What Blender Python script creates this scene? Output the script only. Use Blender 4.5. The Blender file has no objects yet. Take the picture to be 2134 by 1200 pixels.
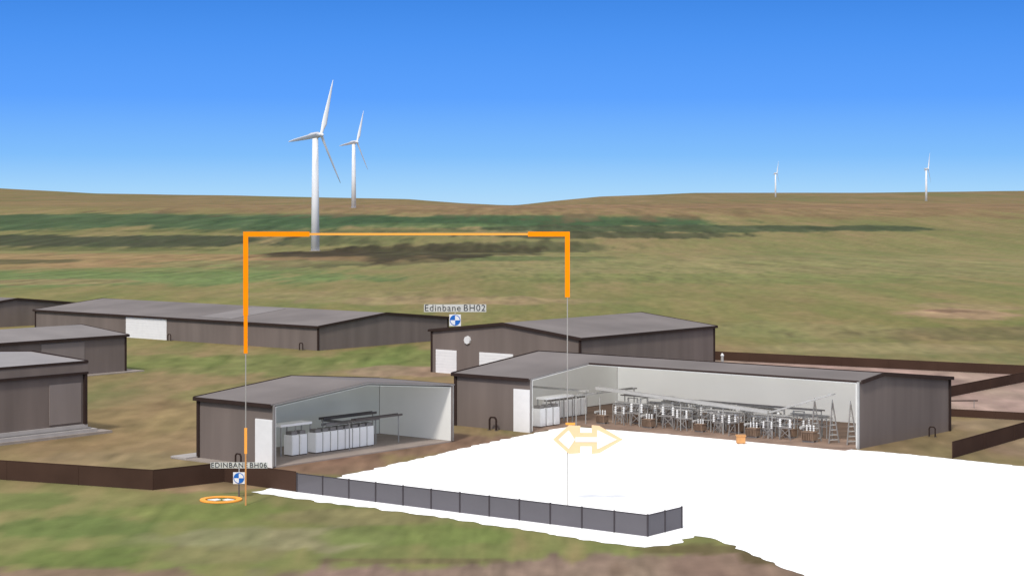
import bpy, math, random, bmesh
from mathutils import Vector, noise
random.seed(7)
scene = bpy.context.scene
COL = scene.collection
scene.view_settings.view_transform = 'Standard'
scene.view_settings.look = 'None'
scene.view_settings.exposure = 0

def lin(c):
    o = []
    for v in c:
        v = v/255.0
        o.append(v/12.92 if v <= 0.04045 else ((v+0.055)/1.055)**2.4)
    return tuple(o)

# ------------------------------------------------------------ materials
def mat(name, col, rough=0.7, var=0.12, scale=1.5, metal=0.0, streak=False, emis=0.0, alpha=1.0, spec=0.3):
    m = bpy.data.materials.new(name); m.use_nodes = True
    nt = m.node_tree; N = nt.nodes; Lk = nt.links
    b = N['Principled BSDF']
    b.inputs['Roughness'].default_value = rough
    b.inputs['Metallic'].default_value = metal
    b.inputs['Specular IOR Level'].default_value = spec
    tc = N.new('ShaderNodeTexCoord'); mp = N.new('ShaderNodeMapping')
    mp.inputs['Scale'].default_value = (1, 1, 0.12) if streak else (1, 1, 1)
    no = N.new('ShaderNodeTexNoise'); no.inputs['Scale'].default_value = scale; no.inputs['Detail'].default_value = 5
    Lk.new(tc.outputs['Object'], mp.inputs['Vector']); Lk.new(mp.outputs['Vector'], no.inputs['Vector'])
    r = N.new('ShaderNodeValToRGB')
    r.color_ramp.elements[0].position = 0.3; r.color_ramp.elements[1].position = 0.7
    r.color_ramp.elements[0].color = tuple(max(0, c*(1-var)) for c in col)+(1,)
    r.color_ramp.elements[1].color = tuple(min(1, c*(1+var)) for c in col)+(1,)
    Lk.new(no.outputs['Fac'], r.inputs['Fac']); Lk.new(r.outputs['Color'], b.inputs['Base Color'])
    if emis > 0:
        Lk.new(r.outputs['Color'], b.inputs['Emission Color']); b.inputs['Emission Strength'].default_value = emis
    if alpha < 1: b.inputs['Alpha'].default_value = alpha
    return m

M_WALL = mat('wall_cladding', lin((121, 110, 104)), 0.85, 0.13, 0.5, streak=True, spec=0.1)
M_WALL2 = mat('wall_cladding_light', lin((138, 128, 123)), 0.85, 0.08, 0.6, streak=True, spec=0.1)
M_ROOF = mat('roof_sheet', lin((124, 117, 114)), 0.8, 0.15, 0.15, spec=0.15)
M_TRIM = mat('dark_flashing', lin((58, 46, 42)), 0.8, 0.1, spec=0.1)
M_DOOR = mat('white_door_paint', (0.84, 0.83, 0.82), 0.6, 0.03)
M_LINE = mat('pale_lining_glow', (0.83, 0.83, 0.80), 0.9, 0.03, 0.3, emis=0.36, spec=0.1)  # glow added to brighten inner walls the sun misses
M_LINE3 = mat('soft_lining_glow', (0.70, 0.70, 0.67), 0.9, 0.05, 0.2, emis=0.14, spec=0.1)  # greyer lining, weaker glow added as interior fill
M_LINE2 = mat('grey_lining_glow', (0.55, 0.57, 0.54), 0.9, 0.05, 0.3, emis=0.13, spec=0.1)  # darkest lining for end wall and ceiling, faint fill glow added
M_CONC = mat('concrete', lin((158, 148, 140)), 0.95, 0.12, 0.8, spec=0.1)
M_CONC2 = mat('pale_concrete', lin((178, 173, 170)), 0.95, 0.08, 0.8, spec=0.1)
M_SLAB = mat('slab_floor', lin((160, 148, 140)), 0.95, 0.12, 0.4, spec=0.1)
M_CAB = mat('white_cabinet', (0.88, 0.88, 0.87), 0.5, 0.03, emis=0.1)  # white casing with a faint glow added, no lamp inside
M_GREY = mat('grey_steel', lin((172, 171, 168)), 0.6, 0.08)
M_MID = mat('mid_grey_steel', lin((138, 134, 131)), 0.6, 0.1)
M_DARK = mat('dark_steel', lin((98, 92, 88)), 0.6, 0.1)
M_BROWN = mat('brown_tank_paint', lin((140, 118, 100)), 0.8, 0.2)
M_PORC = mat('white_porcelain', (0.76, 0.76, 0.75), 0.5, 0.05)
M_TURB = mat('turbine_white', (0.88, 0.88, 0.88), 0.5, 0.02, 0.2)
M_NAC = mat('nacelle_grey', lin((200, 200, 204)), 0.5, 0.02)
M_ORANGE = mat('orange_overlay_glow', (0.98, 0.27, 0.0), 0.6, 0.03, emis=0.15, spec=0.1)  # section overlay orange, mild glow added to the colour
M_PALEOR = mat('pale_orange_paint', (0.98, 0.56, 0.25), 0.6, 0.03, spec=0.1)
M_PEACH = mat('peach_paint', (0.98, 0.66, 0.38), 0.6, 0.03, spec=0.1)
M_MIDOR = mat('mid_orange_overlay_glow', (0.98, 0.40, 0.07), 0.6, 0.03, emis=0.15, spec=0.1)  # lighter overlay orange with the same added glow
M_ORWH = mat('cream_white_paint', (0.95, 0.93, 0.88), 0.6, 0.02)
M_THIN = mat('thin_grey_rod', lin((165, 160, 155)), 0.5, 0.03)
M_THINO = mat('thin_orange_rod', lin((212, 150, 90)), 0.5, 0.03)
M_BLUE = mat('blue_enamel', lin((35, 105, 190)), 0.4, 0.03)
M_WHITE = mat('white_enamel', (0.85, 0.85, 0.85), 0.4, 0.02)
M_TEXT = mat('dark_lettering', lin((66, 66, 68)), 0.6, 0.03)
M_FPOST = mat('fence_post_paint', lin((66, 61, 64)), 0.7, 0.05)
M_VOID = mat('white_void_glow', (0.96, 0.96, 0.96), 1.0, 0.01, 0.05, spec=0.0, emis=0.2)  # stands for the section void; glow added to lighten shadows on it
M_MESH = mat('grey_mesh_panel', lin((106, 103, 107)), 0.9, 0.03, 0.5, alpha=0.90, spec=0.05)
M_MESHB = mat('brown_mesh_panel', lin((74, 56, 47)), 0.95, 0.14, 0.3, spec=0.05)

# ------------------------------------------------------------ mesh builder
class MB:
    def __init__(s): s.v = []; s.f = []
    def hexa(s, p):
        n = len(s.v); s.v += [tuple(q) for q in p]
        for a in ((3,2,1,0),(4,5,6,7),(0,1,5,4),(1,2,6,5),(2,3,7,6),(3,0,4,7)):
            s.f.append(tuple(n+i for i in a))
        return s
    def box(s, x0,x1,y0,y1,z0,z1):
        return s.hexa([(x0,y0,z0),(x1,y0,z0),(x1,y1,z0),(x0,y1,z0),(x0,y0,z1),(x1,y0,z1),(x1,y1,z1),(x0,y1,z1)])
    def prism(s, prof, axis, a0, a1):
        n = len(s.v); k = len(prof)
        for a in (a0, a1):
            for u, z in prof:
                s.v.append((a, u, z) if axis == 'x' else (u, a, z))
        s.f.append(tuple(n+i for i in range(k))); s.f.append(tuple(n+k+i for i in reversed(range(k))))
        for i in range(k):
            j = (i+1) % k
            s.f.append((n+i, n+k+i, n+k+j, n+j))
        return s
    def bar(s, p, q, w, h=None):
        h = h or w
        p = Vector(p); q = Vector(q); d = (q-p).normalized()
        up = Vector((0,0,1)) if abs(d.z) < 0.9 else Vector((0,1,0))
        r = d.cross(up).normalized(); u = r.cross(d).normalized()
        r *= w/2; u *= h/2
        return s.hexa([p-r-u, p+r-u, p+r+u, p-r+u, q-r-u, q+r-u, q+r+u, q-r+u])
    def cone(s, p, q, r0, r1, n=12):
        p = Vector(p); q = Vector(q); d = (q-p).normalized()
        up = Vector((0,0,1)) if abs(d.z) < 0.9 else Vector((0,1,0))
        a = d.cross(up).normalized(); b = a.cross(d).normalized()
        k = len(s.v)
        for c, r in ((p, r0), (q, r1)):
            for i in range(n):
                t = 2*math.pi*i/n
                s.v.append(tuple(c + a*math.cos(t)*r + b*math.sin(t)*r))
        for i in range(n):
            j = (i+1) % n
            s.f.append((k+i, k+j, k+n+j, k+n+i))
        s.f.append(tuple(k+i for i in reversed(range(n)))); s.f.append(tuple(k+n+i for i in range(n)))
        return s
    def obj(s, name, m, parent=None, label=None, smooth=False, bevel=0):
        me = bpy.data.meshes.new(name); me.from_pydata([tuple(v) for v in s.v], [], s.f); me.materials.append(m)
        bm = bmesh.new(); bm.from_mesh(me); bmesh.ops.recalc_face_normals(bm, faces=bm.faces); bm.to_mesh(me); bm.free()
        if smooth:
            for p in me.polygons: p.use_smooth = True
        o = bpy.data.objects.new(name, me); COL.objects.link(o)
        if parent: o.parent = parent
        if label: o['label'] = label
        if bevel:
            b = o.modifiers.new('bevel', 'BEVEL'); b.width = bevel; b.segments = 2
        return o

def thing(name, loc, rot, label, category, group=None):
    e = bpy.data.objects.new(name, None); COL.objects.link(e)
    e.empty_display_size = 0.5
    e.location = loc; e.rotation_euler = (0, 0, rot)
    e['label'] = label; e['category'] = category
    if group: e['group'] = group
    return e
def copy_thing(src, loc, rot=None, label=None, scale=None):
    e = src.copy(); COL.objects.link(e); e.location = loc
    if rot is not None: e.rotation_euler = (0, 0, rot)
    if scale: e.scale = (scale,)*3
    if label: e['label'] = label
    done = set()
    def rec(a, b):
        for c in list(a.children):
            if c.name in done: continue
            done.add(c.name)
            n = c.copy(); COL.objects.link(n); n.parent = b; n.matrix_parent_inverse = c.matrix_parent_inverse.copy()
            done.add(n.name)
            rec(c, n)
    rec(src, e)
    return e

AX = Vector((0.771, -0.636)); AY = Vector((0.636, 0.771)); ROT = math.atan2(-0.636, 0.771)
def W(org, t, s): return (org[0]+AX.x*t+AY.x*s, org[1]+AX.y*t+AY.y*s)

# ------------------------------------------------------------ terrain
def lerp(a, b, t): return a+(b-a)*t
def table(x, T):
    if x <= T[0][0]: return T[0][1]
    for (x0, y0), (x1, y1) in zip(T, T[1:]):
        if x <= x1: return lerp(y0, y1, (x-x0)/(x1-x0))
    return T[-1][1]
CREST = [(-0.9, 60), (-0.267, 54), (-0.217, 41), (-0.142, 35), (-0.054, 26), (-0.025, 15), (0.0, 9), (0.02, 20), (0.046, 33), (0.095, 42), (0.18, 43), (0.267, 47.5), (0.9, 60)]
def sm(t):
    t = max(0, min(1, t)); return t*t*(3-2*t)
def H(x, y):
    if y < 330: return 0.0
    z = table(y, [(330, 0), (500, -1.5), (700, -4), (1000, -5.5), (1100, -3.2), (1765, 14)])
    z += 0.9*noise.noise(Vector((x/160, y/220, 0)))*sm((y-400)/500)
    if y > 1765:
        c = table(x/y, CREST)
        u = (y-1765)/3235
        z = z + (c-14)*min(1, u)**2.2
        if y > 5000: z -= (y-5000)*0.03
    return z

BASE = [(100, (122, 128, 78)), (140, (128, 122, 82)), (155, (133, 116, 86)), (240, (131, 119, 84)), (300, (125, 121, 76)), (500, (127, 122, 80)), (800, (130, 126, 84)), (1300, (126, 119, 80)), (1700, (126, 118, 78)), (2600, (130, 113, 80)), (6000, (123, 110, 78))]
def basecol(y):
    return [table(y, [(k, v[i]) for k, v in BASE]) for i in range(3)]
PINK = (162, 140, 128)
P = [
 (-330, 1440, 420, 170, (74, 92, 64), 0.92), (-20, 1440, 190, 150, (68, 88, 60), 0.92), (110, 1290, 170, 70, (76, 84, 60), 0.9), (60, 1180, 90, 50, (74, 76, 56), 0.8),
 (-290, 1110, 210, 80, (70, 74, 56), 0.92), (-250, 1010, 110, 26, (92, 96, 62), 0.6), (-140, 1250, 160, 26, (92, 94, 62), 0.6),
 (10, 1040, 60, 70, (84, 84, 60), 0.75), (-95, 1110, 40, 60, (104, 106, 70), 0.7),
 (-10, 830, 60, 50, (94, 104, 66), 0.8), (-72, 880, 46, 170, (70, 62, 47), 1.0), (-50, 920, 46, 150, (72, 66, 49), 1.0), (-30, 980, 46, 110, (76, 72, 52), 0.95), (-95, 900, 26, 120, (72, 64, 48), 1.0), (-10, 940, 22, 26, (112, 106, 74), 0.6),
 (-190, 800, 130, 130, (150, 124, 90), 0.8), (-215, 770, 45, 40, (92, 88, 62), 0.8), (-160, 560, 120, 80, (108, 124, 78), 0.85), (-110, 640, 60, 60, (106, 120, 74), 0.6), (-130, 520, 30, 26, (142, 122, 90), 0.7),
 (-95, 740, 40, 60, (108, 116, 76), 0.5), (-60, 1350, 60, 60, (104, 120, 78), 0.6),
 (150, 1900, 500, 400, (136, 111, 84), 0.7), (230, 2400, 700, 500, (136, 110, 84), 0.7),
 (120, 700, 160, 160, (136, 129, 90), 0.6), (60, 560, 70, 60, (118, 122, 76), 0.6), (-10, 400, 28, 22, (156, 134, 104), 0.7),
 (-35, 430, 30, 26, (146, 130, 96), 0.5), (79, 345, 11, 22, (164, 136, 110), 0.8), (80, 356, 4, 8, (110, 90, 72), 0.8), (45, 300, 20, 20, (138, 132, 92), 0.5),
 (88, 372, 12, 16, (158, 134, 106), 0.5), (85, 290, 35, 18, (112, 100, 74), 0.6), (50, 262, 20, 10, (146, 134, 98), 0.6),
 (-30, 235, 18, 14, (112, 120, 72), 0.65), (-14, 246, 12, 18, (108, 120, 68), 0.75), (-45, 240, 10, 10, (112, 122, 70), 0.6),
 (-13, 226, 9, 8, (150, 126, 108), 0.8), (-19, 205, 10, 14, (138, 118, 88), 0.6), (-20, 185, 7, 10, (124, 120, 78), 0.6), (-30, 200, 6, 12, (118, 120, 74), 0.5),
 (-33, 175, 8, 20, (138, 118, 86), 0.8), (-30, 148, 8, 6, (136, 120, 92), 0.7), (-26, 162, 5, 8, (140, 118, 90), 0.6),
 (-8, 158, 9, 9, (134, 110, 92), 0.95), (-14, 147, 6, 6, (132, 108, 90), 0.95),
 (30, 234, 14, 11, PINK, 1.0), (44, 226, 16, 16, PINK, 1.0), (56, 216, 14, 16, PINK, 1.0), (54, 202, 20, 22, PINK, 1.0), (64, 206, 18, 26, PINK, 1.0), (44, 190, 9, 11, PINK, 1.0), (54, 184, 16, 11, PINK, 1.0), (46, 172, 9, 6, (140, 122, 98), 0.85),
 (36, 158, 7, 10, (130, 114, 86), 0.8), (46, 158, 7, 12, (142, 122, 100), 0.85), (18, 165, 14, 9, (124, 104, 88), 0.8),
 (-3, 100.2, 11, 6.3, (136, 117, 103), 1.0), (5, 102.8, 8, 6.0, (136, 117, 103), 1.0), (12.0, 104.8, 5.5, 5, (134, 115, 100), 1.0), (-24, 101, 9, 4, (136, 114, 98), 0.9), (24, 105, 16, 9, (136, 115, 100), 1.0),
 (10.8, 110.6, 3.6, 1.7, (106, 98, 68), 0.9), (14.4, 108, 1.8, 2.2, (104, 92, 66), 0.9), (-5, 107, 5, 0.9, (110, 100, 74), 0.75),
 (-27, 118, 5, 4, (100, 115, 66), 0.75), (-20, 124, 6, 4, (110, 122, 68), 0.65), (-14, 114, 7, 4, (142, 137, 106), 0.75), (-5, 115, 6, 3.5, (114, 127, 72), 0.75),
 (-24, 108, 5, 3, (102, 116, 64), 0.65), (-10, 122, 6, 3, (130, 122, 88), 0.7), (-17, 109, 4, 3, (130, 124, 88), 0.65), (-22, 135, 5, 3, (148, 124, 98), 0.9), (-34, 128, 6, 4, (104, 116, 68), 0.65),
]
def ln(x, y, sx, sy, seed):
    l = math.log2(max(y, 60)*sx); i = math.floor(l); f = sm(l-i)
    q = math.log(max(y, 60)); q0 = math.log(330)
    v = (q if q < q0 else q0+(q-q0)/1.5)/sy
    a = noise.noise(Vector((x/2.0**i+13.7*i, v+5.1*i, seed)))
    b = noise.noise(Vector((x/2.0**(i+1)+13.7*(i+1), v+5.1*(i+1), seed)))
    return (a*(1-f)+b*f)/math.sqrt((1-f)**2+f*f)
def paint(x, y):
    c = basecol(y)
    n1 = ln(x, y, 0.022, 0.13, 1.3); n2 = ln(x, y, 0.009, 0.055, 5.1); n3 = ln(x, y, 0.07, 0.26, 9.1); n4 = ln(x, y, 0.004, 0.025, 15.1)
    v = n1*0.75+n2*0.45+n3*0.6+n4*0.2
    tgt = (160, 132, 102) if v > 0 else (96, 112, 66)
    a = min(0.8, abs(v)*1.1)
    k_ = 0.56 if y < 330 else 0.44
    c = [lerp(c[i], tgt[i], a*k_)*(1+0.06*n4) for i in range(3)]
    for cx, cy, rx, ry, k, st in P:
        dx = (x-cx)/rx; dy = (y-cy)/ry
        if abs(dx) > 2 or abs(dy) > 2: continue
        r = math.sqrt(dx*dx+dy*dy)+0.33*n1+0.30*n2+0.15*n4
        w = st*sm((1.14-r)/0.34)
        if w > 0: c = [lerp(c[i], k[i]*(1+0.16*n2+0.14*n4), w) for i in range(3)]
    return lin([max(0, min(255, q)) for q in c])

ys = [-300, -150, -50, 0, 30, 50, 65, 75]
y = 82.0
while y < 7500:
    ys.append(y); y *= 1.0075
NX = 440
vs = []; cols = []
for y in ys:
    hw = 170+0.62*max(y, 0)
    for i in range(NX+1):
        u = -1+2*i/NX; u = math.copysign(abs(u)**1.7, u)
        x = u*hw
        vs.append((x, y, H(x, y))); cols.append(paint(x, y))
fs = []
for j in range(len(ys)-1):
    for i in range(NX):
        a = j*(NX+1)+i
        fs.append((a, a+1, a+NX+2, a+NX+1))
me = bpy.data.meshes.new('ground'); me.from_pydata(vs, [], fs)
ca = me.color_attributes.new('paint', 'FLOAT_COLOR', 'POINT')
flat = []
for c in cols: flat += [c[0], c[1], c[2], 1]
ca.data.foreach_set('color', flat)
for p in me.polygons: p.use_smooth = True
g = bpy.data.objects.new('ground', me); COL.objects.link(g); g['kind'] = 'structure'; g['label'] = 'rolling moorland of olive grass and brown earth'
m = bpy.data.materials.new('moorland'); m.use_nodes = True
nt = m.node_tree; N = nt.nodes; Lk = nt.links; b = N['Principled BSDF']
b.inputs['Roughness'].default_value = 1; b.inputs['Specular IOR Level'].default_value = 0.03
at = N.new('ShaderNodeAttribute'); at.attribute_name = 'paint'
tc = N.new('ShaderNodeTexCoord')
def nz(scale, det, sc, lo, hi):
    mp = N.new('ShaderNodeMapping'); mp.inputs['Scale'].default_value = sc
    n = N.new('ShaderNodeTexNoise'); n.inputs['Scale'].default_value = scale; n.inputs['Detail'].default_value = det; n.inputs['Roughness'].default_value = 0.6
    Lk.new(tc.outputs['Object'], mp.inputs['Vector']); Lk.new(mp.outputs['Vector'], n.inputs['Vector'])
    r = N.new('ShaderNodeMapRange'); r.inputs['From Min'].default_value = 0.3; r.inputs['From Max'].default_value = 0.7
    r.inputs['To Min'].default_value = lo; r.inputs['To Max'].default_value = hi
    Lk.new(n.outputs['Fac'], r.inputs['Value']); return r
a1 = nz(0.6, 6, (1, 0.4, 1), 0.89, 1.11); a2 = nz(0.08, 4, (1, 0.15, 1), 0.93, 1.07); a3 = nz(0.014, 4, (1, 0.08, 1), 0.94, 1.06)
hue = nz(0.12, 3, (1, 0.2, 1), 0.0, 1.0)
mm = N.new('ShaderNodeMath'); mm.operation = 'MULTIPLY'; Lk.new(a1.outputs[0], mm.inputs[0]); Lk.new(a2.outputs[0], mm.inputs[1])
m3 = N.new('ShaderNodeMath'); m3.operation = 'MULTIPLY'; Lk.new(mm.outputs[0], m3.inputs[0]); Lk.new(a3.outputs[0], m3.inputs[1])
tint = N.new('ShaderNodeMix'); tint.data_type = 'RGBA'; Lk.new(hue.outputs[0], tint.inputs[0]); tint.inputs[6].default_value = (0.95, 1.02, 0.94, 1); tint.inputs[7].default_value = (1.05, 0.98, 1.04, 1)
mu = N.new('ShaderNodeVectorMath'); mu.operation = 'MULTIPLY'; Lk.new(at.outputs['Color'], mu.inputs[0]); Lk.new(tint.outputs[2], mu.inputs[1])
vm = N.new('ShaderNodeVectorMath'); vm.operation = 'SCALE'; Lk.new(mu.outputs[0], vm.inputs[0]); Lk.new(m3.outputs[0], vm.inputs['Scale'])
Lk.new(vm.outputs[0], b.inputs['Base Color'])
me.materials.append(m)

# ------------------------------------------------------------ white void of the cut-away terrain
edge = [(-17.9, 132.2), (-12.6, 139.6), (-7.5, 149), (-1.5, 160), (4.85, 170.9), (12, 166), (19.4, 160.6), (25, 156.6), (30.8, 152.4), (38.7, 144.9), (60, 128), (90, 105), (80, 70), (20, 70), (15.6, 102.6), (12.0, 114.0), (10.8, 115), (9.2, 111.5), (7.7, 111.1), (5.2, 112.6), (1.0, 116.8), (-5.1, 122.1), (-11.6, 127.0)]
pts = []
for i in range(len(edge)):
    p = Vector(edge[i]); q = Vector(edge[(i+1) % len(edge)]); L = (q-p).length; n = max(1, int(L/0.3))
    nr = Vector((q.y-p.y, p.x-q.x)).normalized()
    back = 4 <= i <= 8
    for k in range(n):
        c = p.lerp(q, k/n)
        a = 0.10 if back else 0.25
        c = c + nr*(a*noise.noise(Vector((c.x*0.9, c.y*0.9, 3)))*2 + 0.12*noise.noise(Vector((c.x*3, c.y*3, 8))))
        pts.append((c.x, c.y, 0.02))
me = bpy.data.meshes.new('white_void'); me.from_pydata(pts, [], [tuple(range(len(pts)))]); me.materials.append(M_VOID)
bm = bmesh.new(); bm.from_mesh(me)
bm.normal_update()
for f in bm.faces:
    if f.normal.z < 0: f.normal_flip()
bmesh.ops.triangulate(bm, faces=bm.faces); bm.to_mesh(me); bm.free()
o = bpy.data.objects.new('white_void', me); COL.objects.link(o); o['kind'] = 'structure'; o['label'] = 'white void of the cut-away terrain with ragged edge'

# ------------------------------------------------------------ sheds
def rprof(w, h, r, o=0.25, th=0.12, u0=None, u1=None):
    mid = w/2; sl = (r-h)/mid
    def z(u): return h+sl*u if u <= mid else h+sl*(w-u)
    a = -o if u0 is None else u0; c = w+o if u1 is None else u1
    top = [(a, z(a)+th)] + ([(mid, r+th)] if a < mid < c else []) + [(c, z(c)+th)]
    bot = [(u, zz-th+0.01) for u, zz in reversed(top)]
    return top+bot
def door(par, name, t0, t1, z1, ribs=8):
    mb = MB()
    for k in range(ribs):
        za = z1*k/ribs; zb = z1*(k+1)/ribs-0.03
        mb.box(t0, t1, -0.10, -0.071, za, zb)
    mb.box(t0, t1, -0.07, -0.02, 0, z1)
    return mb.obj(name, M_DOOR, par)
def shed(name, org, T, S, h, r, ridge, label, doors=(), overh=0.25, roofmat=None):
    e = thing(name, (org[0], org[1], 0), ROT, label, 'building')
    w = S if ridge == 'x' else T; Lg = T if ridge == 'x' else S
    prof = [(0, 0), (w, 0), (w, h), (w/2, r), (0, h)]
    MB().prism(prof, ridge, 0, Lg).obj('wall', M_WALL, e)
    MB().prism(rprof(w, h, r, overh), ridge, -overh, Lg+overh).obj('roof', roofmat or M_ROOF, e)
    tr = MB()
    def q(a, u, z): return (a, u, z) if ridge == 'x' else (u, a, z)
    for u in (0, w):
        for a in (0, Lg): tr.bar(q(a, u, 0), q(a, u, h), 0.22)
    sl = (r-h)/(w/2)
    for a in (-overh-0.02, Lg+overh+0.02):
        tr.bar(q(a, -overh, h-sl*overh+0.02), q(a, w/2, r+0.02), 0.12, 0.3)
        tr.bar(q(a, w+overh, h-sl*overh+0.02), q(a, w/2, r+0.02), 0.12, 0.3)
    for u in (-overh-0.05, w+overh+0.05):
        z = h-sl*overh
        tr.bar(q(-overh-0.09, u, z), q(Lg+overh+0.09, u, z), 0.12, 0.28)
    tr.obj('roof_flashing', M_TRIM, e)
    for (t0, t1, z1) in doors: door(e, 'door', t0, t1, z1)
    return e
M_ROOFL = mat('roof_sheet_pale', lin((136, 130, 128)), 0.8, 0.10, 0.2, spec=0.15)
bh = shed('gable_shed', (-9.41, 225.4), 21.9, 26.6, 4.9, 6.1, 'y', 'brown clad gabled shed with two white roller doors', [(0.7, 3.9, 2.7), (7.4, 12.4, 2.7)])
MB().cone((5.6, -0.02, 4.0), (5.6, -0.22, 4.0), 0.5, 0.46, 8).obj('vent', M_PORC, bh, 'round white wall vent')
lb = shed('long_shed', (-73.7, 297), 61.8, 26.3, 3.2, 4.4, 'x', 'long brown shed with grey roof and one white roller door', [(21.8, 30.9, 3.0)])
sl = 1.2/13.15
MB().hexa([(36, 1.5, 3.2+sl*1.5+.13), (43, 1.5, 3.2+sl*1.5+.13), (43, 12, 3.2+sl*12+.13), (36, 12, 3.2+sl*12+.13), (36, 1.5, 3.2+sl*1.5+.16), (43, 1.5, 3.2+sl*1.5+.16), (43, 12, 3.2+sl*12+.16), (36, 12, 3.2+sl*12+.16)]).obj('roof_light', M_ROOFL, lb, 'paler grey roof sheet')
shed('far_shed', (-110.2, 317.6), 30, 24, 3.2, 4.4, 'x', 'low brown gabled shed beyond the long shed')
l2 = shed('side_shed', (-77.6, 213.1), 17, 30, 4.3, 5.1, 'y', 'brown shed with pale grey pitched roof on concrete pad', roofmat=M_ROOFL)
MB().box(17.01, 17.06, 18, 24, 0.2, 3.9).obj('wall_panel', M_WALL2, l2, 'paler wall panel')
MB().box(-1, 18.0, 2, 32.0, 0.0, 0.12).obj('concrete_pad', M_CONC, l2)
l3 = thing('flat_roof_shed', (-64.3, 155.2, 0), ROT, 'tall brown flat-roofed shed standing on a layered concrete plinth', 'building')
MB().box(0, 15, 0, 25, 0.9, 5.3).obj('wall', M_WALL, l3)
MB().box(-0.25, 15.25, -0.25, 25.25, 5.3, 6.2).obj('roof_fascia', M_WALL, l3, 'deep brown fascia band')
MB().prism([(-0.1, 6.2), (15.1, 6.2), (15.1, 6.34), (7.5, 6.75), (-0.1, 6.34)], 'y', -0.1, 25.1).obj('roof', mat('pale_roof', lin((150, 145, 144)), 0.7, 0.08, 0.3), l3, 'pale grey shallow roof')
t = MB(); t.bar((15.2, -0.2, 5.3), (15.2, 25.3, 5.3), 0.2); t.bar((15.2, -0.2, 6.25), (15.2, 25.3, 6.25), 0.2); t.bar((-0.2, 25.2, 6.35), (7.5, 25.2, 6.75), 0.2); t.bar((7.5, 25.2, 6.75), (15.2, 25.2, 6.3), 0.2)
t.bar((15.1, 25.1, 0.9), (15.1, 25.1, 6.2), 0.28); t.obj('roof_flashing', M_TRIM, l3)
MB().box(15.0, 15.08, 21.4, 24.7, 1.1, 4.5).obj('wall_panel', M_WALL2, l3, 'paler wall panel')
MB().box(-0.3, 15.2, -0.3, 25.3, 0.62, 0.9).obj('upper_plinth_step', M_CONC2, l3)
MB().box(-0.35, 15.3, -0.35, 25.6, 0.5, 0.62).obj('shadow_joint', M_MID, l3)
MB().box(-0.6, 15.6, -0.6, 26.0, 0.22, 0.5).obj('plinth_step', M_CONC2, l3)
MB().box(-0.6, 15.9, -0.6, 27.4, 0.0, 0.22).obj('concrete_plinth', M_CONC, l3)

# ---- cutaway shed with switch cabinets
FO = (-24.4, 149.5); fw = 20.4; fh = 4.7; fr = 5.6; ft = 8.4
e = thing('cutaway_shed', (FO[0], FO[1], 0), ROT, 'brown shed sliced open showing pale interior and white cabinets', 'building')
MB().box(0, ft, 0, 0.2, 0, fh).prism([(0.2, 0), (fw, 0), (fw, fh), (fw/2, fr), (0.2, fh)], 'x', 0, 0.2).box(0.2, ft, fw-0.2, fw, 0, fh).obj('wall', M_WALL, e)
MB().prism(rprof(fw, fh, fr), 'x', -0.25, ft).obj('roof', M_ROOF, e)
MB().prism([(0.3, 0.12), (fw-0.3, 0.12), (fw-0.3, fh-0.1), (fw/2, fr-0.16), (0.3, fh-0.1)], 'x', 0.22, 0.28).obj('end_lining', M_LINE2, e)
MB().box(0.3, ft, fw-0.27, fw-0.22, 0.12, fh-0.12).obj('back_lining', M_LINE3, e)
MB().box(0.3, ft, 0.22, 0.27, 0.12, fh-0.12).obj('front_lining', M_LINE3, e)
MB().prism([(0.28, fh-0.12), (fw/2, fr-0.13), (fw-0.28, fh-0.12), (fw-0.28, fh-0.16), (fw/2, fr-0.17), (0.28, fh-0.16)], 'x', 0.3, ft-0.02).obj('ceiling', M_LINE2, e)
MB().box(0.0, ft, 0.0, fw, 0, 0.1).obj('floor', M_SLAB, e)
MB().box(-1.8, -0.01, -1.3, fw+0.4, 0, 0.2).obj('concrete_pad', M_CONC2, e)
MB().box(-1.8, ft-0.5, -1.3, -0.01, 0, 0.09).obj('front_pad', M_CONC, e)
t = MB()
for u in (-0.3, fw+0.3): t.bar((-0.3, u, fh-0.03), (ft, u, fh-0.03), 0.12, 0.28)
t.bar((-0.27, -0.25, fh), (-0.27, fw/2, fr+0.02), 0.12, 0.3); t.bar((-0.27, fw+0.25, fh), (-0.27, fw/2, fr+0.02), 0.12, 0.3)
t.bar((0, 0, 0), (0, 0, fh), 0.26); t.obj('roof_flashing', M_TRIM, e)
t = MB(); t.bar((ft+0.03, 0, 0.1), (ft+0.03, 0, fh), 0.12); t.bar((ft+0.03, 0, fh+0.02), (ft+0.03, fw/2, fr+0.02), 0.05, 0.1); t.bar((ft+0.03, fw/2, fr+0.02), (ft+0.03, fw, fh+0.02), 0.05, 0.1); t.bar((ft+0.03, fw, 0.1), (ft+0.03, fw, fh), 0.1)
t.obj('cut_edge', M_MID, e, 'pale grey sliced wall and roof edge')
door(e, 'door', 6.5, 8.35, 3.6, ribs=1)

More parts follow.
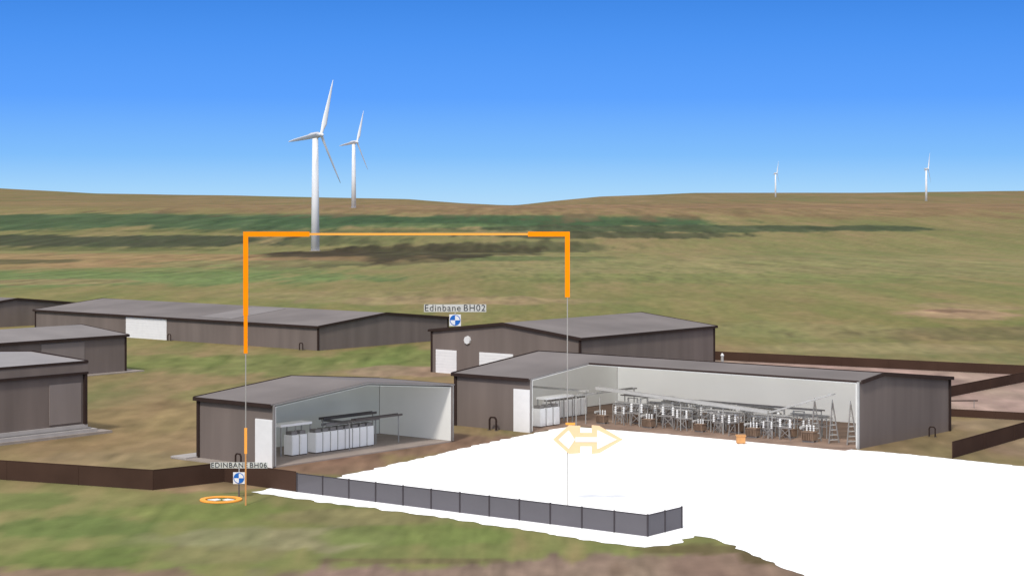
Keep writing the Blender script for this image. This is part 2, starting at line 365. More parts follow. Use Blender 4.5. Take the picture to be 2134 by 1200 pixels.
# ---- big cutaway hall
MO = (-5.02, 171.7); mw = 24.2; mh = 4.6; mr = 5.8; mt = 36.0; cs = 8.3; ct = 8.6
zc = mh+(mr-mh)*cs/(mw/2)
e = thing('cutaway_hall', (MO[0], MO[1], 0), ROT, 'large brown hall cut open revealing rows of electrical equipment', 'building')
wl = MB().box(0, ct, 0, 0.2, 0, mh).prism([(0.2, 0), (mw, 0), (mw, mh), (mw/2, mr), (0.2, mh)], 'x', 0, 0.2)
wl.box(0.2, mt-0.2, mw-0.2, mw, 0, mh)
wl.prism([(cs, 0), (mw, 0), (mw, mh), (mw/2, mr), (cs, zc)], 'x', mt-0.2, mt)
wl.obj('wall', M_WALL, e)
MB().prism(rprof(mw, mh, mr, th=0.09), 'x', -0.25, ct).prism(rprof(mw, mh, mr, u0=cs, th=0.09), 'x', ct+0.001, mt+0.25).obj('roof', M_ROOF, e)
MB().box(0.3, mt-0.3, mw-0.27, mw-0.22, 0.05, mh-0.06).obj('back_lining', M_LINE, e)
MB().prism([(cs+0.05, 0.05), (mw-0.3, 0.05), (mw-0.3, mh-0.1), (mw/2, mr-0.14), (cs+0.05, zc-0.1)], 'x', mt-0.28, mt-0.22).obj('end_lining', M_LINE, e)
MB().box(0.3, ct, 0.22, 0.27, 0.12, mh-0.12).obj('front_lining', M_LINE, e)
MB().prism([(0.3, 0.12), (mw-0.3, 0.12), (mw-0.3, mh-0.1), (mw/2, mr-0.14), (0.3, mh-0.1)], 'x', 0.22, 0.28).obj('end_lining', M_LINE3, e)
def ceil(s0, s1):
    sl = (mr-mh)/(mw/2)
    def z(u): return (mh+sl*u if u < mw/2 else mh+sl*(mw-u))-0.1
    top = [(s0, z(s0)), (mw/2, z(mw/2)), (s1, z(s1))]
    return top+[(u, q-0.04) for u, q in reversed(top)]
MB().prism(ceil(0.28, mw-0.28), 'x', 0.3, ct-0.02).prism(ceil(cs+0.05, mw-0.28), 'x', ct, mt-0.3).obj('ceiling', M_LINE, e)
MB().box(-0.4, mt-0.3, 6.6, mw-0.3, 0, 0.05).box(0.2, ct, 0.2, 6.6, 0, 0.05).obj('floor', mat('earth_floor', lin((142, 120, 106)), 1.0, 0.25, 0.5), e)
t = MB()
t.bar((-0.3, -0.3, mh-0.03), (ct, -0.3, mh-0.03), 0.12, 0.28); t.bar((-0.3, mw+0.3, mh), (mt+0.3, mw+0.3, mh), 0.12, 0.28)
for a, u0 in ((-0.27, -0.25), (mt+0.28, cs)):
    t.bar((a, u0, mh+(mr-mh)*max(u0, 0)/(mw/2)), (a, mw/2, mr+0.02), 0.12, 0.3); t.bar((a, mw+0.25, mh), (a, mw/2, mr+0.02), 0.12, 0.3)
t.bar((0, 0, 0), (0, 0, mh), 0.26); t.bar((mt, mw, 0), (mt, mw, mh), 0.26)
t.bar((ct, cs-0.03, zc+0.02), (mt, cs-0.03, zc+0.02), 0.04, 0.16)
t.obj('roof_flashing', M_TRIM, e)
MB().bar((mt, cs-0.08, 0), (mt, cs-0.08, zc), 0.18).obj('cut_post', M_GREY, e, 'pale grey sliced wall edge')
MB().bar((ct+0.04, 0, 0), (ct+0.04, 0, mh), 0.12).bar((ct+0.04, 0, mh), (ct+0.04, cs, zc), 0.05, 0.14).obj('cut_edge', M_MID, e, 'pale grey sliced wall and roof edge')
door(e, 'door', 6.75, 8.55, 3.7, ribs=1)

# ------------------------------------------------------------ cabinets
def cabinet(loc, rot, label, wd=0.9, dp=1.0, ht=1.75):
    e = thing('switch_cabinet', loc, rot, label, 'cabinet', 'white switch cabinets in a row')
    MB().box(0, dp, 0, wd-0.05, 0.08, ht).obj('body', M_CAB, e, bevel=0.03)
    MB().box(0.05, dp-0.05, 0.05, wd-0.14, 0, 0.08).obj('plinth', M_DARK, e)
    MB().box(dp+0.005, dp+0.035, 0.07, wd-0.14, 0.3, ht-0.12).obj('door', M_CAB, e)
    MB().box(dp+0.005, dp+0.03, wd-0.11, wd-0.06, 0.1, ht-0.02).obj('side_trim', M_MID, e)
    MB().box(0.15, dp-0.15, 0.08, wd-0.16, ht, ht+0.28).obj('top_box', M_MID, e)
    return e
c0 = None
for k in range(8):
    p = W(FO, 4.6, 7.3+k*0.84)
    if c0 is None: c0 = cabinet((p[0], p[1], 0.1), ROT, 'white metal switch cabinet on the shed floor')
    else: copy_thing(c0, (p[0], p[1], 0.1), scale=0.93)
c0.scale = (0.93,)*3
for k in range(2):
    p = W(FO, 4.3, 5.0+k*0.9); copy_thing(c0, (p[0], p[1], 0.1))
for k in range(6):
    p = W(MO, 3.2, 8.4+k*0.95); copy_thing(c0, (p[0], p[1], 0.05), label='white metal switch cabinet on the hall floor')
for k in range(3):
    p = W(MO, 6.2, 3.2+k*1.0); copy_thing(c0, (p[0], p[1], 0.05), label='white metal switch cabinet on the hall floor')
def bench(org, t0, s0, L, z):
    p = W(org, t0, s0)
    e = thing('cable_bridge', (p[0], p[1], z), ROT, 'white cable bridge with thin grey legs beside cabinets', 'cable support', 'cable bridges')
    MB().box(0, 1.2, 0, L, 2.3, 2.48).obj('duct', M_CAB, e)
    for a in (0.1, 1.1):
        for s in (0.1, L/2, L-0.1): MB().bar((a, s, 0), (a, s, 2.3), 0.08).obj('leg', M_GREY, e)
bench(FO, 3.6, 4.2, 3.4, 0.1); bench(MO, 5.6, 4.5, 4.0, 0.05)

def tray(name, org, pts3, posts, label, w=0.5, m=M_DARK, hh=0.12):
    p0 = W(org, pts3[0][0], pts3[0][1])
    e = thing(name, (p0[0], p0[1], 0), ROT, label, 'cable tray')
    b0 = pts3[0]
    mb = MB()
    for a, c in zip(pts3, pts3[1:]):
        A = Vector((a[0]-b0[0], a[1]-b0[1], a[2])); C = Vector((c[0]-b0[0], c[1]-b0[1], c[2]))
        d = (C-A).normalized(); r = d.cross(Vector((0, 0, 1))).normalized()*w/2
        mb.bar(A+r, C+r, 0.06, hh); mb.bar(A-r, C-r, 0.06, hh)
        n = int((C-A).length/0.6)
        for k in range(n):
            q = A.lerp(C, (k+0.5)/n); mb.bar(q-r, q+r, 0.08, 0.05)
    mb.obj('ladder_tray', m, e)
    for (t, s, z) in posts:
        MB().bar((t-b0[0], s-b0[1], 0.05), (t-b0[0], s-b0[1], z), 0.07).obj('post', M_GREY, e)
    return e
tray('cable_tray', FO, [(4.9, 8.8, 2.2), (4.9, 15.0, 2.2)], [(4.9, 14.8, 2.1)], 'grey cable tray just above the white cabinets', m=M_MID, hh=0.2)
tray('cable_tray', FO, [(3.6, 9.8, 2.5), (3.6, 16.0, 2.5)], [(3.6, 10.0, 2.4), (3.6, 15.8, 2.4)], 'dark cable tray along the shed wall', m=M_DARK, hh=0.2)
tray('cable_tray', FO, [(5.6, 11.5, 2.4), (5.6, 17.0, 2.4)], [(5.6, 16.8, 2.3)], 'dark cable tray reaching toward the back wall', hh=0.16)
tray('cable_tray', FO, [(3.2, 10.5, 2.3), (6.2, 10.5, 2.3)], [(6.1, 10.5, 2.25)], 'short grey cable tray crossing over cabinets', m=M_MID)
tray('cable_tray', MO, [(8.9, 9.2, 3.2), (27, 9.2, 2.3)], [(t, 9.2, 2.4) for t in (9.2, 13.6, 18, 22.4, 26.9)], 'long pale grey cable tray sloping along the hall', m=M_GREY, hh=0.26)
tray('cable_tray', MO, [(27.2, 9.2, 2.3), (33.2, 9.2, 4.2)], [(27.3, 9.2, 2.25)], 'short pale cable tray rising to the hall roof', m=M_GREY)
tray('cable_tray', MO, [(8.9, 13.0, 2.3), (30, 13.0, 2.3)], [(t, 13.0, 2.25) for t in (9.2, 16, 23, 29.8)], 'long grey cable tray over the transformers', m=M_MID)
tray('cable_tray', MO, [(2.0, 8.0, 3.0), (8.7, 8.0, 3.0)], [(2.2, 8.0, 2.95), (8.5, 8.0, 2.95)], 'short grey cable tray above hall cabinets', m=M_GREY)
tray('cable_tray', MO, [(8.5, 6.5, 2.7), (8.5, 15.5, 2.7)], [(8.5, 6.6, 2.65), (8.5, 15.4, 2.65)], 'short grey cable tray beside hall cabinets', m=M_GREY)

# ------------------------------------------------------------ electrical equipment
def insul(mb, x, y, z0, z1, r):
    n = int((z1-z0)/0.14)
    mb.cone((x, y, z0), (x, y, z1), r*0.5, r*0.45, 8)
    for k in range(n):
        z = z0+(k+0.3)*(z1-z0)/n; mb.cone((x, y, z), (x, y, z+0.07), r, r*0.6, 8)
def transformer(loc):
    e = thing('transformer', loc, ROT, 'small brown transformer with white bushings on bare hall floor', 'transformer', 'transformers in the hall')
    mb = MB().box(-0.42, 0.42, -0.35, 0.35, 0.12, 0.7)
    mb.box(-0.47, 0.47, -0.4, 0.4, 0.7, 0.76)
    for k in range(6): mb.box(-0.40+k*0.14, -0.36+k*0.14, -0.5, -0.352, 0.2, 0.65)
    mb.obj('tank', M_BROWN, e)
    MB().box(-0.45, 0.45, -0.3, -0.2, 0, 0.12).box(-0.45, 0.45, 0.2, 0.3, 0, 0.12).obj('skid', M_MID, e)
    for x in (-0.28, 0, 0.28):
        b = MB(); insul(b, x, 0.05, 0.76, 1.2, 0.085); b.obj('bushing', M_PORC, e)
    MB().cone((-0.55, 0.2, 1.0), (-0.55, -0.35, 1.0), 0.12, 0.12, 10).bar((-0.52, 0, 0.74), (-0.52, 0, 0.9), 0.06).obj('conservator', M_GREY, e)
    return e
def disconnector(loc):
    e = thing('disconnector', loc, ROT, 'grey steel stand with pale post insulators', 'electrical switch', 'disconnectors in the hall')
    MB().bar((-0.5, 0, 0), (-0.35, 0, 0.95), 0.07).bar((0.5, 0, 0), (0.35, 0, 0.95), 0.07).bar((-0.6, 0, 0.95), (0.6, 0, 0.95), 0.09).bar((-0.45, 0, 0.2), (0.42, 0, 0.9), 0.045).bar((0.45, 0, 0.2), (-0.42, 0, 0.9), 0.045).obj('stand', M_MID, e)
    for x in (-0.45, 0.45):
        b = MB(); insul(b, x, 0, 1.0, 1.65, 0.12); b.obj('insulator', M_PORC, e)
    MB().bar((-0.5, 0, 1.68), (0.5, 0, 1.68), 0.06).obj('blade', M_GREY, e)
    return e
def busframe(loc):
    e = thing('busbar_bench', loc, ROT, 'pale grey lattice busbar bench on thin legs', 'busbar frame', 'busbar benches in the hall')
    mb = MB(); L = 3.8
    for yy in (0, 0.9):
        for k in range(5): mb.bar((k*L/4, yy, 0), (k*L/4, yy, 1.7), 0.06)
        mb.bar((0, yy, 1.7), (L, yy, 1.7), 0.09); mb.bar((0, yy, 1.0), (L, yy, 1.0), 0.06)
        for k in range(4): mb.bar((k*L/4, yy, 1.0), ((k+1)*L/4, yy, 1.7), 0.04)
    for k in range(5): mb.bar((k*L/4, 0, 1.7), (k*L/4, 0.9, 1.7), 0.06)
    mb.obj('frame', M_GREY, e)
    for yy in (0.2, 0.45, 0.7): MB().bar((0.1, yy, 1.86), (L-0.1, yy, 1.86), 0.07).obj('busbar', M_GREY, e)
    return e
def tripod(loc):
    e = thing('lattice_tripod', loc, ROT, 'thin open grey steel tripod standing on the hall floor', 'tripod', 'steel tripods in the hall')
    ap = Vector((0, 0, 3.4)); ft_ = [Vector((0.55*math.cos(a), 0.55*math.sin(a), 0)) for a in (0.5, 2.6, 4.7)]
    mb = MB()
    for f in ft_: mb.bar(f, ap, 0.09)
    mb.obj('leg_frame', M_MID, e)
    mb = MB()
    for k in range(7):
        h = 0.08+k*0.12
        ps = [f.lerp(ap, h) for f in ft_]
        for i in range(3): mb.bar(ps[i], ps[(i+1) % 3], 0.06)
    mb.obj('brace', M_GREY, e)
    MB().cone((0, 0, 3.3), (0, 0, 3.6), 0.08, 0.04, 8).obj('finial', M_GREY, e)
    return e
t0 = d0 = k0 = b0_ = None
for row, s in enumerate((9.5, 11.2, 13.6, 16.2)):
    n = (13, 12, 11, 9)[row]
    for k in range(n):
        t = 9.6+k*1.75+(0.7 if row % 2 else 0)+random.uniform(-.35, .35); p = W(MO, t, s+random.uniform(-.45, .45))
        if (k+row*2) % 3 != 0:
            if d0 is None: d0 = disconnector((p[0], p[1], 0.05))
            else: copy_thing(d0, (p[0], p[1], 0.05), rot=ROT+random.choice((0, math.pi/2, 0.0)), scale=random.uniform(0.85, 1.25))
        else:
            if t0 is None: t0 = transformer((p[0], p[1], 0.05))
            else: copy_thing(t0, (p[0], p[1], 0.05), scale=random.uniform(0.9, 1.2))
for s, t in ((10.1, 10), (10.1, 14.8), (10.1, 19.6), (10.1, 24.6), (12.2, 12), (12.2, 17.0), (12.2, 22), (12.2, 27), (14.8, 12), (14.8, 20)):
    p = W(MO, t, s)
    if b0_ is None: b0_ = busframe((p[0], p[1], 0.05))
    else: copy_thing(b0_, (p[0], p[1], 0.05))
for s, t in ((10.2, 30.8), (10.2, 32.5), (10.2, 34.2)):
    p = W(MO, t, s)
    if k0 is None: k0 = tripod((p[0], p[1], 0.05))
    else: copy_thing(k0, (p[0], p[1], 0.05))

# ------------------------------------------------------------ fences
def fence(name, pts, h, label, pm, post_m, step=2.4, cap=0.06, pr=0.06):
    base = Vector((pts[0][0], pts[0][1]))
    e = thing(name, (base.x, base.y, 0), 0, label, 'fence')
    for a, c in zip(pts, pts[1:]):
        A = Vector(a)-base; C = Vector(c)-base; L = (C-A).length; n = max(1, round(L/step))
        for k in range(n):
            p = A.lerp(C, k/n); q = A.lerp(C, (k+1)/n); d = (q-p).normalized()*(pr+0.003)
            MB().bar((p.x+d.x, p.y+d.y, h*0.5), (q.x-d.x, q.y-d.y, h*0.5), 0.02, h-0.06).obj('panel', pm, e)
            MB().cone((p.x, p.y, 0), (p.x, p.y, h+cap), pr, pr, 8).obj('post', post_m, e)
        MB().bar((A.x, A.y, h+0.0), (C.x, C.y, h+0.0), 0.05).obj('top_rail', post_m, e)
    p = Vector(pts[-1])-base
    MB().cone((p.x, p.y, 0), (p.x, p.y, h+cap), pr*1.1, pr*1.1, 8).obj('post', post_m, e)
    return e
fence('mesh_fence', [(-14.8, 132.2), (8.1, 114.6), (10.4, 117.6)], 1.3, 'grey panelled mesh fence with dark posts on white void', M_MESH, M_FPOST)
for pts_, h_, lab_ in (([(-42, 140.3), (-24.9, 133.1), (-20.5, 137.0), (-14.9, 132.3)], 1.4, 'plain dark brown close-mesh fence across the grass'),
    ([(24.5, 243), (55.5, 223.5), (62, 220)], 1.1, 'plain dark brown fence bordering the bare earth yard'),
    ([(44.5, 196), (57.7, 214), (62, 219.9)], 1.1, 'plain dark brown fence bordering the bare earth yard'),
    ([(40.0, 179.2), (49, 174.3)], 0.7, 'low plain dark brown fence beside the yard'),
    ([(34.3, 149.5), (46, 166.5)], 1.3, 'plain dark brown fence beside the white void')):
    fence('site_fence', pts_, h_, lab_, M_MESHB, M_MESHB, 6, 0.0, 0.03)

def hoop(loc, sc, label):
    e = thing('pipe_hoop', loc, ROT, label, 'guard rail', 'dark pipe hoops beside sheds')
    mb = MB(); P_ = [(-0.4, 0, 0), (-0.4, 0, 1.0), (-0.25, 0, 1.2), (0.25, 0, 1.2), (0.4, 0, 1.0), (0.4, 0, 0)]
    for a, c in zip(P_, P_[1:]): mb.bar(a, c, 0.13)
    mb.obj('hoop', M_TRIM, e); e.scale = (sc,)*3
    MB().box(-0.55, -0.3, -0.15, 0.15, 0, 0.05).box(0.3, 0.55, -0.15, 0.15, 0, 0.05).obj('base_plate', M_DARK, e)
    return e
for org, t, s, sc in ((MO, 5.0, -0.8, 0.95), (FO, 5.4, -0.8, 0.75), ((-73.7, 297), 32.5, -0.9, 0.8), ((-73.7, 297), 59.5, -0.9, 0.8), (MO, 36.8, 19.5, 0.7)):
    p = W(org, t, s); hoop((p[0], p[1], 0), sc, 'dark bent pipe hoop standing by a shed wall')
p = W((-9.41, 225.4), 23.5, 26)
e = thing('standpipe', (p[0], p[1], 0), 0, 'small white standpipe at the shed corner', 'pipe')
MB().cone((0, 0, 0), (0, 0, 1.5), 0.2, 0.16, 10).obj('column', M_GREY, e); MB().cone((0, 0, 1.5), (0, 0, 1.8), 0.24, 0.08, 10).obj('cap', M_PORC, e)
e = thing('pipe_run', (39.6, 186.0, 0), 0, 'thin dark pipe on two stubby posts beside the hall', 'pipe')
MB().bar((1.0, 0, 0.7), (5.6, 0.3, 0.7), 0.1).obj('pipe', M_TRIM, e)
for x in (1.4, 5.2): MB().bar((x, 0.1, 0), (x, 0.1, 0.7), 0.06).obj('post', M_MID, e)
e = thing('orange_crate', (18.9, 158.6, 0.03), 0, 'small orange-brown crate on the white void', 'crate')
mo = mat('orange_crate_wood', lin((205, 150, 95)), 0.7, 0.15)
MB().box(-0.35, 0.35, -0.35, 0.35, 0.05, 0.62).obj('body', mo, e, bevel=0.03); MB().box(-0.4, 0.4, -0.4, 0.4, 0.62, 0.7).obj('lid', mo, e)
MB().box(-0.3, -0.15, -0.35, 0.35, 0, 0.05).box(0.15, 0.3, -0.35, 0.35, 0, 0.05).obj('skid', M_DARK, e)

# ------------------------------------------------------------ orange frame
FX0, FX1, FY, FZ = -17.55, 3.65, 126.5, 17.85
e = thing('section_frame', (0, FY, 0), 0, 'tall thin rectangular orange section-plane frame standing on the ground', 'frame')  # outline of the section plane, built as a solid frame
T = 0.32
MB().box(FX0-T/2, FX0+4.2, -0.06, 0.06, FZ-T/2, FZ+T/2).box(FX0-T/2, FX0+T/2, -0.06, 0.06, 12.5, FZ-T/2).box(FX0-T/2.6, FX0+T/2.6, -0.05, 0.05, 10.0, 12.5).obj('corner_bracket', M_ORANGE, e)
MB().box(FX1-2.6, FX1+T/2, -0.06, 0.06, FZ-T/2, FZ+T/2).box(FX1-T/2, FX1+T/2, -0.06, 0.06, 13.7, FZ-T/2).obj('corner_bracket', M_ORANGE, e)
MB().box(FX0+4.2, FX1-2.6, -0.04, 0.04, FZ-0.07, FZ+0.07).obj('top_rail', M_MIDOR, e)
MB().box(FX0-0.03, FX0+0.03, -0.03, 0.03, 5.1, 10.0).obj('side_rail', M_THIN, e, 'thin grey upright rod')
MB().box(FX0-0.09, FX0+0.09, -0.04, 0.04, 3.4, 5.1).obj('side_rail', M_MIDOR, e)
MB().box(FX0-0.05, FX0+0.05, -0.035, 0.035, 0, 3.4).obj('side_rail', M_THINO, e)
MB().box(FX1-0.03, FX1+0.03, -0.03, 0.03, 0, 13.7).obj('side_rail', M_THIN, e, 'thin grey upright rod')
e = thing('arrow_handle', (FX1, FY-0.1, 4.35), 0, 'flat double-headed white arrow with soft orange edges on the frame', 'arrow sign')
def flat(pts, y0, y1, m, nm, lab=None):
    MB().prism(pts, 'y', y0, y1).obj(nm, m, e, lab)
flat([(-0.95, 0), (0.1, 0.95), (0.85, 0.9), (0.85, 0.45), (1.6, 0.45), (1.6, 0.95), (2.1, 0.9), (3.65, 0), (2.1, -0.9), (1.6, -0.95), (1.6, -0.45), (0.85, -0.45), (0.85, -0.9), (0.1, -0.95)], -0.03, 0.03, M_PEACH, 'outline')
flat([(-0.6, 0), (0.08, 0.62), (0.5, 0), (0.08, -0.62)], -0.06, -0.033, M_ORWH, 'arrow_head')
flat([(1.95, 0.62), (2.05, 0.60), (3.25, 0), (2.05, -0.60), (1.95, -0.62)], -0.06, -0.033, M_ORWH, 'arrow_head')
flat([(0.52, 0.16), (1.94, 0.16), (1.94, -0.16), (0.52, -0.16)], -0.06, -0.033, M_ORWH, 'shaft')
MB().box(-0.12, 0.5, -0.04, 0.04, 0.96, 1.1).obj('bracket', M_MIDOR, e)

e = thing('ground_ring', (-19.5, 128.6, 0.02), 0, 'flat orange ring with small arrows lying on the grass', 'ring marker')
mb = MB(); n = 48
for i in range(n):
    a0 = 2*math.pi*i/n; a1 = 2*math.pi*(i+1)/n
    R0, R1 = 1.05, 1.4
    mb.hexa([(R0*math.cos(a0), R0*math.sin(a0), 0), (R1*math.cos(a0), R1*math.sin(a0), 0), (R1*math.cos(a1), R1*math.sin(a1), 0), (R0*math.cos(a1), R0*math.sin(a1), 0),
             (R0*math.cos(a0), R0*math.sin(a0), .08), (R1*math.cos(a0), R1*math.sin(a0), .08), (R1*math.cos(a1), R1*math.sin(a1), .08), (R0*math.cos(a1), R0*math.sin(a1), .08)])
mb.obj('ring', M_MIDOR, e)
MB().hexa([(-0.9, 0, 0), (-0.3, -0.35, 0), (0, 0, 0), (-0.3, 0.35, 0), (-0.9, 0, .05), (-0.3, -0.35, .05), (0, 0, .05), (-0.3, 0.35, .05)]).obj('arrow', M_ORWH, e)
MB().hexa([(0.1, 0, 0), (0.4, -0.35, 0), (0.9, 0, 0), (0.4, 0.35, 0), (0.1, 0, .05), (0.4, -0.35, .05), (0.9, 0, .05), (0.4, 0.35, .05)]).obj('arrow', M_ORWH, e)

# ------------------------------------------------------------ marker signs with lettering
def text_mesh(name, body, size, m, off):
    c = bpy.data.curves.new(name, 'FONT'); c.body = body; c.size = size; c.align_x = 'LEFT'; c.align_y = 'CENTER'; c.offset = off; c.extrude = 0.01; c.space_character = 1.12
    o = bpy.data.objects.new(name+'_tmp', c); COL.objects.link(o)
    dg = bpy.context.evaluated_depsgraph_get(); me = bpy.data.meshes.new_from_object(o.evaluated_get(dg))
    bpy.data.objects.remove(o); me.materials.clear(); me.materials.append(m)
    return me
M_PLATE = mat('pale_plate', lin((226, 226, 220)), 0.6, 0.02, alpha=0.7)
def words(txt, size, parent, tz):
    ws = txt.split(' '); gap = size*0.35; wd = []
    for w_ in ws:
        me = text_mesh('lettering', w_, size, M_TEXT, 0.0); xs = [v.co.x for v in me.vertices]; wd.append((w_, me, min(xs), max(xs)))
    tot = sum(b-a for _, _, a, b in wd)+gap*(len(wd)-1); x = -tot/2
    MB().box(-tot/2-size*0.1, tot/2+size*0.1, 0.0, 0.02, tz-size*0.42, tz+size*0.42).obj('name_plate', M_PLATE, parent)
    for w_, me, a, b in wd:
        q = bpy.data.objects.new('lettering', me); COL.objects.link(q); q.parent = parent; q.location = (x-a, -0.02, tz); q.rotation_euler = (math.pi/2, 0, 0)
        x += b-a+gap
def marker(loc, polez, sq, txt, tsize, tz, label):
    e = thing('marker_sign', loc, 0, label, 'sign')
    MB().cone((0, 0, 0), (0, 0, polez), 0.06, 0.05, 8).obj('post', M_DARK, e)
    z = polez+sq/2; hq = sq/2
    b = MB().box(-hq, hq, -0.03, 0.03, z-hq, z+hq).obj('plate', M_WHITE, e)
    def quarter(a0, nm, m):
        r = hq*0.8; prof = [(0, z)]+[(r*math.cos(a0+math.pi/2*i/8), z+r*math.sin(a0+math.pi/2*i/8)) for i in range(9)]
        MB().prism(prof, 'y', -0.06, -0.035).obj(nm, m, b)
    quarter(math.pi/2, 'roundel_quarter', M_BLUE); quarter(-math.pi/2, 'roundel_quarter', M_BLUE)
    quarter(0, 'roundel_quarter', M_WHITE); quarter(math.pi, 'roundel_quarter', M_WHITE)
    mb = MB(); n = 28
    for i in range(n):
        a0 = 2*math.pi*i/n; a1 = 2*math.pi*(i+1)/n; R0 = hq*0.8; R1 = hq*0.92
        ps = [(R0*math.cos(a0), z+R0*math.sin(a0)), (R1*math.cos(a0), z+R1*math.sin(a0)), (R1*math.cos(a1), z+R1*math.sin(a1)), (R0*math.cos(a1), z+R0*math.sin(a1))]
        mb.hexa([(u, -0.034, v) for u, v in ps]+[(u, -0.06, v) for u, v in ps])
    mb.obj('roundel_rim', M_BLUE, b)
    MB().bar((0, 0.05, polez+sq*0.9), (0, 0.05, tz), 0.03).obj('bracket', M_WHITE, e)
    words(txt, tsize, e, tz)
marker((-6.65, 224.3, 5.35), 0.12, 1.35, 'Edinbane BH02', 1.06, 2.2, 'blue and white quartered marker lettered Edinbane BH02 on shed roof')
marker((-18.45, 129.7, 0), 0.95, 0.78, 'EDINBANE BH06', 0.48, 2.2, 'blue and white quartered borehole marker on a short grass post')

# ------------------------------------------------------------ wind turbines
def turbine(loc, scale, th, label):
    e = thing('wind_turbine', loc, 0, label, 'wind turbine', 'white wind turbines on the moor')
    HB = 60.0
    MB().cone((0, 0, -3), (0, 0, HB-1.2), 2.3, 1.5, 24).obj('tower', M_TURB, e, smooth=True)
    MB().cone((0, 0, -3), (0, 0, 0.3), 3.2, 3.0, 24).obj('foundation', M_CONC, e)
    yaw = math.radians(64)
    ax = Vector((math.sin(yaw), -math.cos(yaw), 0.03)).normalized()
    sd = Vector((math.cos(yaw), math.sin(yaw), 0))
    up = Vector((0, 0, 1))
    c = Vector((0, 0, HB+0.3))
    mb = MB()
    secs = [(-3.6, 0.9, 0.9), (-2.6, 1.4, 1.3), (0, 1.7, 1.6), (2.0, 1.6, 1.6), (2.7, 1.1, 1.1)]
    k = 12
    for i, (d, a, b2) in enumerate(secs):
        for j in range(k):
            an = 2*math.pi*j/k
            mb.v.append(tuple(c+ax*d+sd*math.cos(an)*a+up*math.sin(an)*b2))
    for i in range(len(secs)-1):
        for j in range(k):
            j2 = (j+1) % k; mb.f.append((i*k+j, i*k+j2, (i+1)*k+j2, (i+1)*k+j))
    mb.f.append(tuple(range(k))); mb.f.append(tuple((len(secs)-1)*k+j for j in range(k)))
    mb.obj('nacelle', M_NAC, e, smooth=True)
    hub = c+ax*3.6
    MB().cone(hub-ax*0.8, hub+ax*0.5, 1.2, 1.15, 14).cone(hub+ax*0.5, hub+ax*1.5, 1.15, 0.3, 14).obj('hub', M_TURB, e, smooth=False)
    for q in range(3):
        a = math.radians(th+120*q)
        rd = sd*math.sin(a)+up*math.cos(a); tg = sd*math.cos(a)-up*math.sin(a)
        mb = MB(); st = [(0.6, 0.8, 0.8, 0), (3, 0.9, 0.7, 0), (6.5, 1.6, 0.5, 0.4), (12, 1.4, 0.36, 0.3), (20, 1.0, 0.26, .2), (27, 0.65, 0.15, .1), (31.5, 0.2, 0.06, 0)]
        n = 10
        for (r_, ch, tk, off) in st:
            tw = math.radians(25*(1-r_/32)+6)
            cd = tg*math.cos(tw)+ax*math.sin(tw); nd = ax*math.cos(tw)-tg*math.sin(tw)
            for j in range(n):
                an = 2*math.pi*j/n
                mb.v.append(tuple(hub+rd*r_+cd*(math.cos(an)*ch+off)+nd*math.sin(an)*tk))
        for i in range(len(st)-1):
            for j in range(n):
                j2 = (j+1) % n; mb.f.append((i*n+j, i*n+j2, (i+1)*n+j2, (i+1)*n+j))
        mb.f.append(tuple((len(st)-1)*n+j for j in range(n)))
        mb.obj('blade', M_TURB, e, smooth=True)
    e.scale = (scale,)*3
    return e
w1 = turbine((-102.5, 1000, H(-102.5, 1000)), 1.0, 22, 'white three-bladed wind turbine standing on dark heath')
copy_thing(w1, (-145.6, 1765, H(-145.6, 1765)), label='white three-bladed wind turbine farther up the slope')
copy_thing(w1, (740, 3429, H(740, 3429)-3), label='distant white wind turbine on the far brown ridge')
copy_thing(w1, (578, 4210, H(578, 4210)-3), label='distant faint white wind turbine on the skyline', scale=0.92)

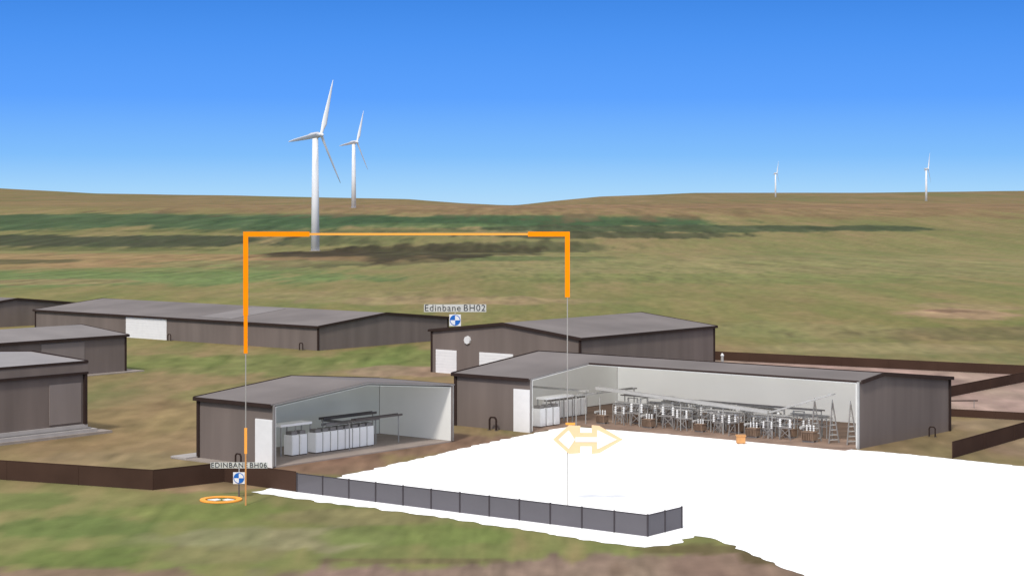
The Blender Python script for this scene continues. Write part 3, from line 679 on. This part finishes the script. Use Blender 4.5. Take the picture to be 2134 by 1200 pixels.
# ------------------------------------------------------------ light, sky, camera
elev = math.radians(46)
sd = Vector((-0.30, -0.95, 0)).normalized()
to_sun = Vector((sd.x*math.cos(elev), sd.y*math.cos(elev), math.sin(elev)))
L = bpy.data.lights.new('sun', 'SUN'); L.energy = 2.3; L.angle = math.radians(7); L.color = (1, 0.95, 0.88)
lo = bpy.data.objects.new('sun', L); COL.objects.link(lo); lo.rotation_euler = (-to_sun).to_track_quat('-Z', 'Y').to_euler()
w = bpy.data.worlds.new('World'); scene.world = w; w.use_nodes = True
nt = w.node_tree; N = nt.nodes; Lk = nt.links
bg = N['Background']; bg.inputs['Strength'].default_value = 1.0
sky = N.new('ShaderNodeTexSky'); sky.sky_type = 'NISHITA'; sky.sun_disc = False; sky.sun_elevation = elev; sky.sun_rotation = math.atan2(sd.x, sd.y)
sc = N.new('ShaderNodeVectorMath'); sc.operation = 'SCALE'; sc.inputs['Scale'].default_value = 0.08; Lk.new(sky.outputs[0], sc.inputs[0])
hz = N.new('ShaderNodeVectorMath'); hz.operation = 'ADD'; Lk.new(sc.outputs[0], hz.inputs[0]); hz.inputs[1].default_value = (0.60, 0.57, 0.52)
tc = N.new('ShaderNodeTexCoord'); sp = N.new('ShaderNodeSeparateXYZ'); Lk.new(tc.outputs['Generated'], sp.inputs[0])
mr = N.new('ShaderNodeMapRange'); mr.inputs['From Min'].default_value = 0; mr.inputs['From Max'].default_value = 0.12; Lk.new(sp.outputs['Z'], mr.inputs['Value'])
cr = N.new('ShaderNodeValToRGB'); Lk.new(mr.outputs[0], cr.inputs['Fac'])
E = cr.color_ramp.elements
stops = [(0.0, (176, 218, 250)), (0.06, (164, 212, 251)), (0.2, (130, 191, 252)), (0.45, (94, 163, 254)), (0.7, (78, 149, 243)), (0.88, (66, 137, 230)), (1.0, (58, 130, 222))]
E[0].position = 0; E[0].color = lin(stops[0][1])+(1,); E[1].position = 1; E[1].color = lin(stops[-1][1])+(1,)
for p_, c_ in stops[1:-1]:
    q = E.new(p_); q.color = lin(c_)+(1,)
mr2 = N.new('ShaderNodeMapRange'); mr2.inputs['From Min'].default_value = 0.13; mr2.inputs['From Max'].default_value = 0.35; Lk.new(sp.outputs['Z'], mr2.inputs['Value'])
mx = N.new('ShaderNodeMix'); mx.data_type = 'RGBA'; Lk.new(mr2.outputs[0], mx.inputs[0]); Lk.new(cr.outputs[0], mx.inputs[6]); Lk.new(hz.outputs[0], mx.inputs[7])
Lk.new(mx.outputs[2], bg.inputs['Color'])

cam = bpy.data.cameras.new('camera'); co = bpy.data.objects.new('camera', cam); COL.objects.link(co)
cam.sensor_width = 36; cam.lens = 36*4000/2134
co.location = (0, 0, 20); co.rotation_euler = (math.pi/2, 0, 0)
cam.shift_y = -(600-420)/2134
cam.clip_start = 1; cam.clip_end = 30000
scene.camera = co
